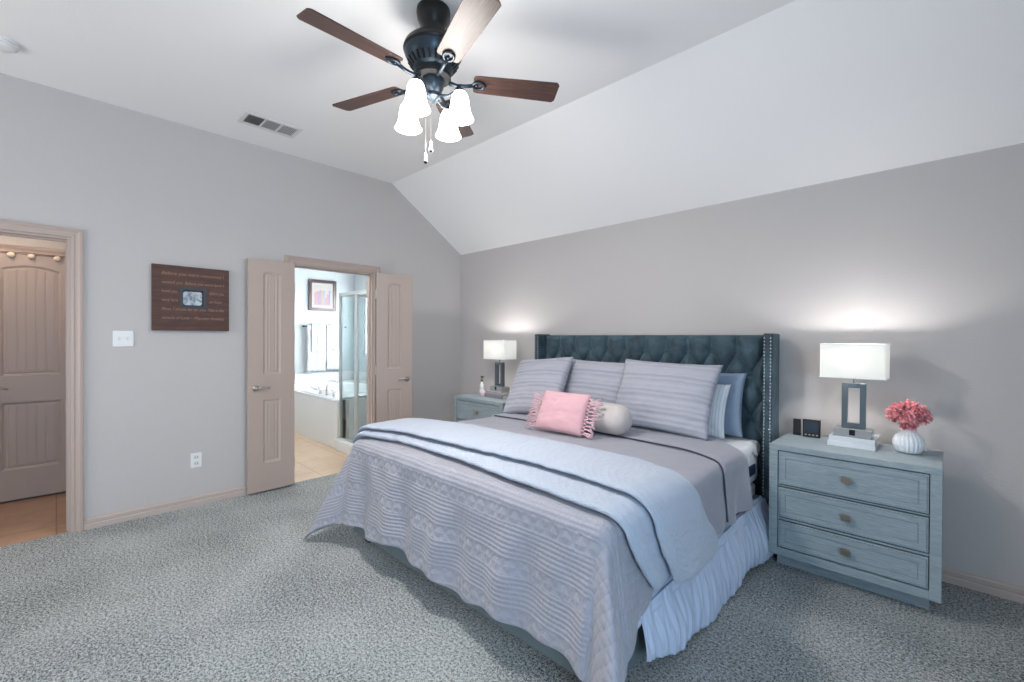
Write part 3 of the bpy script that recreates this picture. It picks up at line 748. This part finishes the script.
# ---------------- draping
XRt, XLt, YFt, ZT, R0 = -.865, -2.855, 1.375, .682, .055
def drape(x, y, n=0, leanS=.07, leanF=.10, leanC=.36, wave=1.0, zmin=.012):
    fx0, fx1, fy0 = XLt+R0, XRt-R0, YFt+R0
    cx = min(max(x, fx0), fx1); cy = max(y, fy0)
    ox, oy = x-cx, y-cy; rho = math.hypot(ox, oy)
    crown = .012*math.sin(PI*max(0, min(1, (cx-fx0)/(fx1-fx0))))
    if rho < 1e-9:
        return Vector((x, y, ZT+crown+n))
    dx, dy = ox/rho, oy/rho
    phi = math.atan2(abs(dy), abs(dx))
    th = rho/R0
    if th < PI/2:
        out = (R0+n)*math.sin(th); z = ZT-R0+(R0+n)*math.cos(th)+crown*(1-th/1.6)
        return Vector((cx+dx*out, cy+dy*out, z))
    l = rho-R0*PI/2
    s2 = math.sin(2*phi)
    lean = leanS*math.cos(phi)**2+leanF*math.sin(phi)**2+leanC*(math.exp(-((phi-.80)/.26)**2)*.75+.25*s2)*(1 if ox > 0 else 1.1)
    per = (cx*1.0 if abs(dy) > .5 else cy)
    amp = wave*min(1, l/.30)*.020
    wv = amp*(math.sin(per*13.0+1.0)+.6*math.sin(per*27+.5))*max(0, 1-s2/.75)**2
    out = R0+n+l*math.sin(lean)+wv; z = ZT-R0-l*math.cos(lean)
    if z < zmin+max(n, 0):
        out += (zmin-z)*.8; z = zmin+max(n, 0)
    return Vector((cx+dx*out, cy+dy*out, z))

# fitted sheet at the head end (covers the mattress top, hangs unevenly at the side)
def sheet(s, r):
    y = 2.45+(3.36-2.45)*r
    half = .96+.035
    drop = .075+.022*math.sin(y*19)+.02*math.sin(y*43)+(.05 if y > 3.2 else 0)*0
    x = -1.858+(-1+2*s)*(.95+drop)
    xr, xl = -.905, -2.811; R = .045; z0 = .677
    yy = min(y, 3.355)
    cx = min(max(x, xl+R), xr-R); o = x-cx; sg = 1 if o > 0 else -1; o = abs(o)
    zc = z0+.004*noise.noise(Vector((x*7, y*7, 0)))
    if o < 1e-6: return (x, yy, zc)
    if o < R*PI/2: return (cx+sg*R*math.sin(o/R), yy, z0-R+R*math.cos(o/R))
    l = o-R*PI/2
    return (cx+sg*(R+.008*math.sin(y*33+l*8)*min(1, l/.05)), yy, z0-R-l)
o = MB().grid(sheet, 140, 60).build('fitted_sheet', M_SHEET, smooth=True, solid=.003)
tag(o, 'white fitted sheet stretched over the mattress at the head end', 'sheet')

# bed skirt: gathered cloth on the right side, bulging onto the carpet
def skirt_pt(s, r):
    y = 1.56+(3.24-1.56)*s
    topz = .335+.012*math.sin(y*5)
    if y < 2.3: topz = .335-.03*(2.3-y)
    botz = .025+.02*math.sin(y*7+1)+(.13*max(0, (1.86-y)/.3)**1.3 if y < 1.86 else 0)+(.0)
    t = r; z = topz+(botz-topz)*t
    belly = .030+.055*math.sin(PI*min(1, t*.8)**1.2)*(.6+.5*math.exp(-((y-3.1)/.22)**2)*1.6)
    fold = (.0035*math.sin(y*70+3*t)+.007*math.sin(y*17+2)+.003*math.sin(y*131-4*t))*min(1, t*2.2)
    x = -.872+belly+fold+.02*t
    return (x, y+.01*math.sin(t*5+y*9), z)
o = MB().grid(skirt_pt, 260, 30, uvfn=lambda s, r: (s*1.62, r*.33)).build('bed_skirt', M_SKIRT, smooth=True, solid=.003)
tag(o, 'pale blue gathered bed skirt hanging along the right side of the bed', 'bed skirt')
sk2 = MB().grid(lambda s, r: (-.866+.035*math.sin(r*PI/2)+.004*math.sin(s*60), 1.48+1.74*s, .335-.03*max(0, .80-1.74*s)+.012-(.055*r)), 200, 5).build('top_hem', M_SKIRT, o, smooth=True, solid=.003)

# grey quilted coverlet
def hemz(x): return .50+.015*math.sin(x*6.5)+.012*math.sin(x*15+1)
CX0, CX1 = XLt-.50, XRt+.49
def quilt(s, r):
    x = CX0+(CX1-CX0)*s
    yh = 3.10-.22*min(1, max(0, (x+1.2)/.30))**1.5
    y0 = YFt-hemz(x)
    side = 0
    y = y0+(yh-y0)*(r**1.0)
    if x > XRt:                       # the right overhang is shorter towards the head
        k = min(1, max(0, (y-1.36)/.50)); lim = .49-.20*(1-(1-k)**1.6)
        x = XRt+(x-XRt)*lim/.49
        if y > 2.6: pass
    n = 0
    yl = 2.66-.15*min(1, max(0, (x+1.15)/.30))**1.5
    dd = y-yl
    if dd > 0: n += .016*min(1, dd/.004)
    elif dd > -.016: n -= .005
    p = drape(x, y, n+.003)
    if y > YFt and XLt < x < XRt:
        p.z += .006*noise.noise(Vector((x*3.0, y*3.0, 1)))+.0025*noise.noise(Vector((x*11, y*11, 1)))
    else:
        d = .006*noise.noise(Vector((x*9, y*9, 4)))
        p.x += d if x > XRt else (-d if x < XLt else 0); p.y -= d
    return tuple(p)
def quilt_uv(s, r):
    x = CX0+(CX1-CX0)*s; y0 = YFt-hemz(x)
    return (x, y0+(3.10-.22*min(1, max(0, (x+1.2)/.30))**1.5-y0)*r)
o = MB().grid(quilt, 330, 250, uvfn=quilt_uv).build('coverlet', M_QUILT, smooth=True, solid=.006)
tag(o, 'grey pleated quilted coverlet draped over the bed to the foot', 'coverlet')

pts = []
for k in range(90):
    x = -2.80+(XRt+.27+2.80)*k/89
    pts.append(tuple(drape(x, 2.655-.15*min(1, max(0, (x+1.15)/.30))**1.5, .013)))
MB().tube(pts, .0048, 6).build('fold_shadow_line', mat('fold_shadow_grey', (64, 66, 78), .9), o, smooth=True)  # dark tube stands in for the shadow gap along the coverlet's fold
# pale blue comforter folded across the bed: a lower and an upper layer
def interp(tab, x, i):
    if x <= tab[0][0]: return tab[0][i]
    for a, b_ in zip(tab, tab[1:]):
        if x <= b_[0]:
            t = (x-a[0])/(b_[0]-a[0]); t = t*t*(3-2*t) if False else t
            return a[i]+(b_[i]-a[i])*t
    return tab[-1][i]
LOW = [(-2.90, 1.40, 1.80), (-2.5, 1.50, 1.90), (-1.9, 1.485, 1.93), (-1.4, 1.455, 1.95), (-1.1, 1.435, 1.94), (-.90, 1.44, 1.90), (-.74, 1.52, 1.90), (-.55, 1.66, 1.98)]
UPP = [(-2.90, 1.43, 1.86), (-2.5, 1.535, 1.96), (-1.9, 1.56, 1.985), (-1.4, 1.60, 2.02), (-1.1, 1.59, 2.03), (-.90, 1.575, 1.97), (-.74, 1.64, 2.09), (-.55, 1.77, 2.28)]
def layer(tab, base, th, xa, xb, seed, endf):
    NU, NV = 230, 44; b = MB()
    def f(u, v):
        a = 2*PI*v; c, q = math.cos(a), math.sin(a)
        cc = math.copysign(abs(c)**.55, c); qq = math.copysign(abs(q)**.8, q)
        e = min(1, u/.022, (1-u)/.022); e = math.sqrt(max(0, 1-(1-e)**2))
        xe = xb+endf(c)
        x = xa+(xe-xa)*u
        yn, yf = interp(tab, x, 1), interp(tab, x, 2)
        yn += .012*noise.noise(Vector((x*3, seed, 0))); yf += .02*noise.noise(Vector((x*3, seed+5, 0)))
        ym, hw = (yn+yf)/2, (yf-yn)/2
        y = ym-cc*hw*(.97+.03*e)
        puff = 1-.35*(1-abs(c))*0
        hh = th*(.86+.14*noise.noise(Vector((x*4, y*6, seed))))*(1.12 if c > .5 else 1)
        n = base+th/2+qq*hh/2*max(.05, e)
        n += .004*noise.noise(Vector((x*14, y*10, seed+2)))
        p = drape(x, y, max(n, .004), wave=.35)
        return tuple(p)
    b.grid(f, NU, NV, wrap_v=True, uvfn=lambda u, v: (xa+(xb-xa)*u, (v if v < .5 else 1-v)*1.1))
    N = NV; b.f.append(tuple(range(0, (NU+1)*N, NU+1))); b.f.append(tuple(range(NU, (NU+1)*N, NU+1)))
    return b
cf = thing('comforter', (-1.6, 1.8, .70), 'pale blue quilted comforter folded in layers across the foot of the bed', 'comforter')
layer(LOW, .010, .048, -2.872, -.585, 3, lambda c: .01*c).build('lower_fold', M_COMF, cf, world=True, smooth=True)
layer(UPP, .060, .040, -2.850, -.565, 9, lambda c: .02*c-.035*c*c).build('upper_fold', M_COMF, cf, world=True, smooth=True)

# ============================================================ PILLOWS
def pillow_geo(w_, h_, t_, pinch=.06, sag=0, seed=0, nu=46, sharp=.42):
    b = MB()
    for side in (1, -1):
        def f(s, r):
            u, v = 2*s-1, 2*r-1
            x = w_/2*u*(1-pinch*(1-v*v)*abs(u)**3); z = h_/2*v*(1-pinch*(1-u*u)*abs(v)**3)
            e = max(0, (1-abs(u)**2.4))*max(0, (1-abs(v)**2.4))
            d = t_/2*e**sharp
            d += .010*noise.noise(Vector((u*2.2, v*2.2, seed+side*3)))*min(1, e*4)
            d += .004*noise.noise(Vector((u*6, v*6, seed+side*3)))*min(1, e*4)
            if sag: z -= sag*max(0, v)*(1-u*u)
            return (x, -side*d, z+h_/2)
        b.grid(f, nu, nu, uvfn=lambda s, r: (s*w_, r*h_))
    return b
def weld(o):
    bm = bmesh.new(); bm.from_mesh(o.data); bmesh.ops.remove_doubles(bm, verts=bm.verts, dist=1e-5); bm.to_mesh(o.data); bm.free()
def pillow(name, loc, w_, h_, t_, tilt, yaw, roll, m, label, seed=0, group=None, **kw):
    o = pillow_geo(w_, h_, t_, seed=seed, **kw).build(name, m, smooth=True); weld(o)
    o.rotation_mode = 'XYZ'
    M = Matrix.Translation(loc) @ Matrix.Rotation(yaw, 4, 'Z') @ Matrix.Rotation(tilt, 4, 'X') @ Matrix.Rotation(roll, 4, 'Y')
    o.matrix_world = M; o.rotation_euler = M.to_euler(); o.location = loc
    tag(o, label, 'pillow', group); return o
R = math.radians
G = 'pleated grey euro shams'
pillow('euro_pillow', (-1.465, 2.93, .718), .74, .535, .165, R(-26), R(1), R(1.5), M_SHAM, 'large grey pleated pillow at the right, in front of the white striped pillow', 1, G)
pillow('euro_pillow', (-2.10, 3.05, .712), .68, .51, .17, R(-24), R(0), R(1), M_SHAM, 'grey pleated pillow in the middle, behind the pink cushion', 2, G)
pillow('euro_pillow', (-2.535, 2.80, .718), .575, .57, .17, R(-35), R(3), R(-6), M_SHAM, 'tilted grey pleated pillow nearest the left nightstand', 3, G)
pillow('striped_pillow', (-1.36, 3.10, .70), .62, .375, .10, R(-18), R(0), R(0), M_WHITESTRIPE, 'white pillow with fine stripes standing behind the right grey pillow', 4, sag=.0)
pillow('blue_pillow', (-1.31, 3.235, .70), .66, .44, .12, R(-10), R(0), R(0), M_BLUEPILLOW, 'slate blue pillow standing against the right end of the headboard', 5)
# bolster
def bolster(s, r):
    L, rad = .80, .105
    t = 2*s-1; e = abs(t); c = (1-max(0, (e-.72)/.28)**2.2)
    rr = rad*max(0.0, c)**.5*(1+.03*noise.noise(Vector((t*3, math.cos(2*PI*r)*2, math.sin(2*PI*r)*2))))
    a = 2*PI*r
    return (t*L/2, rr*math.cos(a), rad+rr*.98*math.sin(a))
o = MB().grid(bolster, 60, 40, wrap_v=True).build('bolster_pillow', M_BOLSTER, smooth=True); weld(o)
o.location = (-1.90, 2.66, .712); o.rotation_euler = (0, 0, R(1)); tag(o, 'long ivory bolster pillow lying behind the pink cushion', 'bolster')
# pink cushion with knotted fringe
pc = thing('pink_cushion', (-1.93, 2.43, .712), 'pink throw cushion with knotted fringe on both sides, leaning on the ivory bolster', 'cushion', rz=R(2))
pg_ = pillow_geo(.40, .295, .12, pinch=.03, seed=8, nu=36, sharp=.35)
T = Matrix.Rotation(R(-25), 4, 'X')
pg_.xf(T); o = pg_.build('cover', M_PINK, pc, smooth=True); weld(o)
random.seed(3)
for sg in (-1, 1):
    b = MB(); nst = 11
    P = lambda k, c: Vector((sg*(.200+c), -.012-.004*math.sin(k*2.0)+.02*c, .014+.245*k/(nst-1)))
    for k in range(nst):
        p0 = P(k, 0)
        for dk in (-.5, .5):
            kk = min(max(k+dk, 0), nst-1); p1 = P(kk, .028); p2 = P(min(max(k+dk*0.6, 0), nst-1), .05)
            b.tube([T @ p0, T @ p1], .0036, 5)
        b.ball(tuple(T @ p0), .006, 4)
    for k in range(nst):
        kk = k-.5+1.0*(k > 0)*0
        p1 = P(max(0, k-.5), .028); b.ball(tuple(T @ p1), .0065, 4)
        for q in range(3):
            dr = Vector((sg*(.045+.02*random.random()), -.008+.03*random.random(), -.018+.03*(k/nst)+.012*(q-1)))
            p2 = p1+dr*.55+Vector((0, .002, .003)); p3 = p1+dr+Vector((0, 0, -.010*random.random()))
            if p3.z < .0: p3.z = .004
            b.tube([T @ p1, T @ p2, T @ p3], [.0035, .0032, .0042], 5)
    b.build('fringe', M_FRINGE, pc, smooth=True)

# ============================================================ NIGHTSTANDS
def nightstand(x0, x1, label, group):
    NY0, NY1, NZ0, NZ1 = 2.99, 3.47, .09, .744
    t = thing('nightstand', ((x0+x1)/2, (NY0+NY1)/2, 0), label, 'nightstand', group)
    W = x1-x0; cx, cy = (x0+x1)/2, (NY0+NY1)/2
    ax0, ax1, ay0, ay1 = -W/2, W/2, NY0-cy, NY1-cy
    MB().box(ax0, ax1, ay0, ay1, NZ1-.034, NZ1).build('top', M_DRESSER, t, bevel=.003)
    b = MB().box(ax0, ax0+.044, ay0, ay1, NZ0, NZ1-.034).box(ax1-.044, ax1, ay0, ay1, NZ0, NZ1-.034)
    b.box(ax0+.044, ax1-.044, ay0, ay1, NZ0, NZ0+.045).box(ax0+.044, ax1-.044, ay1-.012, ay1, NZ0+.045, NZ1-.034)
    b.box(ax0+.044, ax1-.044, ay0+.014, ay1-.012, .300, .312).box(ax0+.044, ax1-.044, ay0+.014, ay1-.012, .497, .505)
    b.build('carcass', M_DRESSER, t, bevel=.002)
    MB().box(ax0+.022, ax1-.045, ay0+.10, ay1-.02, 0, NZ0).build('plinth', M_DRESSER, t)
    for (za, zb) in ((.508, .707), (.315, .494), (.138, .297)):
        w_, h_ = (ax1-ax0)-.088-.008, zb-za-.006
        def dep(u, v):
            d = min(w_/2-abs(u), h_/2-abs(v))
            if d < .007: return .004
            if d < .011: return -.002
            if d < .036: return 0
            if d < .040: return .004
            return .0015
        us = [-w_/2+q for q in (0, .006, .0075, .0105, .0115, .0355, .0365, .0395, .0405)]; us = us+[-u for u in reversed(us)]
        vs_ = [-h_/2+q for q in (0, .006, .0075, .0105, .0115, .0355, .0365, .0395, .0405)]; vs_ = vs_+[-v for v in reversed(vs_)]
        b = MB(); zc = (za+zb)/2
        pts = [(u, ay0+.003+dep(u*.9999, v*.9999), zc+v) for v in vs_ for u in us]; n_ = len(us)
        fs = [(j*n_+i, j*n_+i+1, (j+1)*n_+i+1, (j+1)*n_+i) for j in range(len(vs_)-1) for i in range(n_-1)]
        b.add(pts, fs); b.box(-w_/2, w_/2, ay0+.008, ay1-.03, za+.003, zb-.003)
        d = b.build('drawer', M_DRESSER, t)
        kb = MB().box(-.021, .021, ay0-.022, ay0-.012, zc-.018, zc+.018).box(-.006, .006, ay0-.012, ay0+.006, zc-.006, zc+.006)
        kb.build('knob', M_KNOB, d, bevel=.002)
    return t
M_KNOB = mat('brushed_brass_nickel', (170, 160, 146), .3, 1.0)
GN = 'three drawer nightstands'
nightstand(-.757, -.009, 'wide blue grey three drawer nightstand at the right, holding the pink flowers', GN)
nightstand(-3.79, -3.04, 'grey nightstand in the far corner left of the bed', GN)

# ---------------- table lamps
M_LAMPMETAL = mat('brushed_lamp_metal', (104, 116, 124), .32, .85)
M_BLOCK = mat('smoked_acrylic', (150, 154, 156), .15)
def lamp(cx, cy, zb, label):
    t = thing('table_lamp', (cx, cy, zb), label, 'lamp', 'rectangular table lamps')
    bz = .047
    MB().box(-.088, .088, -.06, .06, 0, bz).build('base', M_BLOCK, t, bevel=.003)
    MB().box(-.014, .014, -.0612, -.0595, .012, .044).build('post_reflection', M_BLACK, t)  # lamp post's reflection in the block, painted as a black square
    fw, fh, fz = .056, 1.112-zb-.048, bz+.001
    b = MB().box(-fw, -fw+.027, -.02, .02, fz, fz+fh).box(fw-.027, fw, -.02, .02, fz, fz+fh).box(-fw+.027, fw-.027, -.02, .02, fz, fz+.027).box(-fw+.027, fw-.027, -.02, .02, fz+fh-.027, fz+fh)
    b.build('body_frame', M_LAMPMETAL, t, bevel=.002)
    MB().lathe([(.006, fz+fh), (.006, fz+fh+.10), (.012, fz+fh+.10), (.012, fz+fh+.13)], n=12).build('stem', M_LAMPMETAL, t)
    sz0, sz1 = 1.146-zb, 1.341-zb
    def f(s, r, hw=.152, hd=.10): 
        P = rect(2*hw, 2*hd, .012, 3); i = int(round(s*len(P))) % len(P); return (P[i][0], P[i][1], sz0+(sz1-sz0)*r)
    NP = len(rect(1, 1, .01, 3))
    sd_ = MB().grid(f, NP, 6, wrap_u=True).build('shade', M_SHADE, t, solid=.002)
    for z in (sz0, sz1):
        MB().tube([(p[0], p[1], z) for p in rect(.307, .203, .012, 3)], .0025, 6, closed=True).build('shade_rim', mat('rim_tape', (222, 228, 230), .8), sd_)
    MB().box(-.148, .148, -.002, .002, sz1-.02, sz1-.016).box(-.002, .002, -.096, .096, sz1-.02, sz1-.016).build('shade_spider', M_LAMPMETAL, t)
    MB().ball((0, 0, (sz0+sz1)/2-.005), .028, 10, (1, 1, 1.15)).build('bulb', emis('bulb_glow', (255, 250, 244), 12), t, smooth=True)
    l = point('table_lamp_bulb', (cx, cy, zb+(sz0+sz1)/2+.02), 17, (1, .955, .93), .035)
    return t
LX, LY = -.388, 3.27
lamp(LX, LY, 0.802, 'lit lamp with rectangular white shade standing on white books, beside the flowers')
lamp(-3.372, LY, .812, 'lit lamp with rectangular white shade in the far corner, left of the bed')
# ---------------- books
def book(x0, x1, y0, y1, z0, z1, cover, label, rz, grp):
    cx, cy = (x0+x1)/2, (y0+y1)/2
    t = thing('book', (cx, cy, z0), label, 'book', grp, rz)
    w_, d_, h_ = (x1-x0)/2, (y1-y0)/2, z1-z0
    MB().box(-w_, w_, -d_, d_, 0, .0025).box(-w_, w_, -d_, d_, h_-.0025, h_).box(-w_, w_, -d_, -d_+.0025, .0025, h_-.0025).build('cover', cover, t, bevel=.0006)
    MB().box(-w_+.004, w_-.004, -d_+.003, d_-.004, .0027, h_-.0027).build('pages', mat('pages', (226, 224, 218), .9), t)
M_BK1 = mat('white_book', (222, 226, 230), .5); M_BK2 = mat('white_book_b', (212, 218, 224), .5); M_BK3 = mat('grey_book', (132, 130, 134), .5)
book(-.505, -.285, 3.19, 3.43, .7445, .7725, M_BK1, 'large white book lying at the bottom of the stack under the right lamp', R(1.5), 'books under the lamps')
book(-.495, -.28, 3.195, 3.42, .773, .8015, M_BK2, 'white book lying on top of the stack, directly under the right lamp', R(-1.5), 'books under the lamps')
book(-3.49, -3.22, 3.16, 3.40, .7445, .780, M_BK3, 'grey book lying at the bottom of the stack under the left lamp', R(2), 'books under the lamps')
book(-3.475, -3.235, 3.165, 3.39, .7805, .8115, mat('mauve_book', (164, 156, 164), .5), 'pale mauve book lying on top of the stack, directly under the left lamp', R(-2), 'books under the lamps')

# ---------------- clock, vase, flowers
ck = thing('digital_clock', (-.612, 3.36, .7445), 'small black digital clock display standing at the left of the right nightstand', 'clock', rz=R(3))
b = MB().box(-.047, .047, -.010, .010, 0, .112); b.build('case', mat('black_plastic', (16, 16, 18), .3), ck, bevel=.003)
MB().box(-.038, .038, -.0112, -.0095, .034, .104).build('screen', mat('lcd_screen', (44, 56, 66), .15), ck)
for k in range(4): MB().prism([(u-.030+.02*k, v+.016) for u, v in rect(.011, .007, .003)], 'y', -.0118, -.0095).build('button', mat('silver_button', (160, 166, 170), .4), ck)
sp = thing('black_speaker', (-.698, 3.392, .7445), 'slim black box standing just left of the digital clock', 'gadget', rz=R(8))
MB().box(-.021, .021, -.014, .014, .006, .102).build('body', mat('black_box', (18, 18, 20), .45), sp, bevel=.004)
MB().box(-.023, .023, -.018, .018, 0, .006).build('foot', mat('black_foot', (12, 12, 14), .5), sp, bevel=.002)

vz = thing('vase', (-.148, 3.29, .7445), 'white ribbed ceramic vase holding the pink flowers on the right nightstand', 'vase')
prof = [(.034, 0), (.048, .004), (.060, .022), (.066, .045), (.064, .070), (.054, .092), (.038, .110), (.028, .120), (.026, .130), (.030, .138)]
pp = []
for k in range(len(prof)-1):
    for q in range(3): t = q/3; pp.append((prof[k][0]*(1-t)+prof[k+1][0]*t, prof[k][1]*(1-t)+prof[k+1][1]*t))
pp.append(prof[-1]); inner = [(.027, .138), (.022, .128), (.02, .03), (.001, .03)]
MB().lathe(pp+inner, n=120, cap=False, rf=lambda a, z: 1+.085*(abs(math.cos(a*10))-.5)*(1 if .004 < z < .118 else 0)).lathe([(.001, .0005), (.034, .0005)], n=24, cap=False).build('vase_body', mat('white_ceramic', (226, 232, 236), .3), vz, smooth=True)
fb = thing('flower_bouquet', (-.148, 3.29, .868), 'bunch of ruffled pink artificial blooms in the white ribbed vase', 'flowers')
def petal_mat(n, a, b_):
    m = mat(n, a, .8, Subsurface_Weight=.15); nt, bb = nodes(m)
    nt.links.new(ramp(nt, noise_t(nt, coord(nt), 60, 2), [(.35, a), (.65, b_)]), bb.inputs['Base Color']); return m
MP = petal_mat('pink_petal', (226, 128, 140), (250, 196, 198))
random.seed(11)
centers = [(-.052, -.01, .085), (.05, -.012, .082), (0, -.045, .078), (0, .01, .118), (-.028, .04, .09), (.038, .04, .092), (.0, -.02, .045), (-.03, -.035, .112), (.035, -.03, .112)]
for (cx, cy, cz) in centers:
    b = MB()
    for k in range(130):
        d = Vector((random.gauss(0, 1), random.gauss(0, 1), random.gauss(0, 1)))
        if d.length < .1: continue
        d.normalize(); rr = .028+.020*random.random(); c = Vector((cx, cy, cz))+d*rr
        t1 = d.cross(Vector((random.random(), random.random(), random.random()))).normalized(); t2 = d.cross(t1)
        s_ = .011+.006*random.random(); tw = d*.006*random.uniform(-1, 1.5)
        vs = [c-d*.012, c-t1*s_+tw, c-t1*s_*.5+t2*s_*.4+d*.004, c+t1*s_*.3+t2*s_*.5-d*.002, c+t1*s_+tw*.5, c+t1*s_*.2-t2*s_*.4+d*.005, c-t1*s_*.6-t2*s_*.3]
        b.add(vs, [(0, 1, 2), (0, 2, 3), (0, 3, 4), (0, 4, 5), (0, 5, 6), (0, 6, 1)])
    b.build('blossom', MP, fb)
b = MB()
for (cx, cy, cz) in centers: b.tube([(cx*.05, cy*.05, -.07), (cx*.2, cy*.2, .01), (cx, cy, cz)], .0025, 5)
b.build('stems', mat('green_stem', (88, 112, 80), .7), fb)

# ---------------- small toiletries on the left nightstand
bt = thing('spray_bottle', (-3.655, 3.27, .7445), 'small clear bottle with a dark pump on the left nightstand', 'bottle')
MB().lathe([(.020, 0), (.024, .006), (.024, .095), (.020, .115), (.010, .125), (.010, .14)], n=20).build('bottle_body', mat('clear_bottle', (206, 204, 206), .1), bt, smooth=True)
MB().lathe([(.0245, .02), (.0245, .06)], n=20, cap=False).build('label_band', mat('pale_band', (226, 226, 220), .5), bt)
MB().lathe([(.012, .140), (.012, .165), (.006, .170), (.006, .185)], n=14).box(-.012, .026, -.007, .007, .185, .205).build('pump', mat('dark_pump', (72, 70, 58), .5), bt, bevel=.002)
jr = thing('cosmetic_jar', (-3.56, 3.20, .7445), 'little pink jar with a white lid in front of the small clear bottle', 'jar')
MB().lathe([(.020, 0), (.026, .004), (.026, .030), (.022, .034)], n=20).build('jar_body', mat('pink_glass', (224, 188, 202), .25), jr, smooth=True)
MB().lathe([(.023, .035), (.024, .036), (.024, .054), (.020, .056)], n=20).build('lid', mat('lid_white', (232, 224, 228), .4), jr, smooth=True)
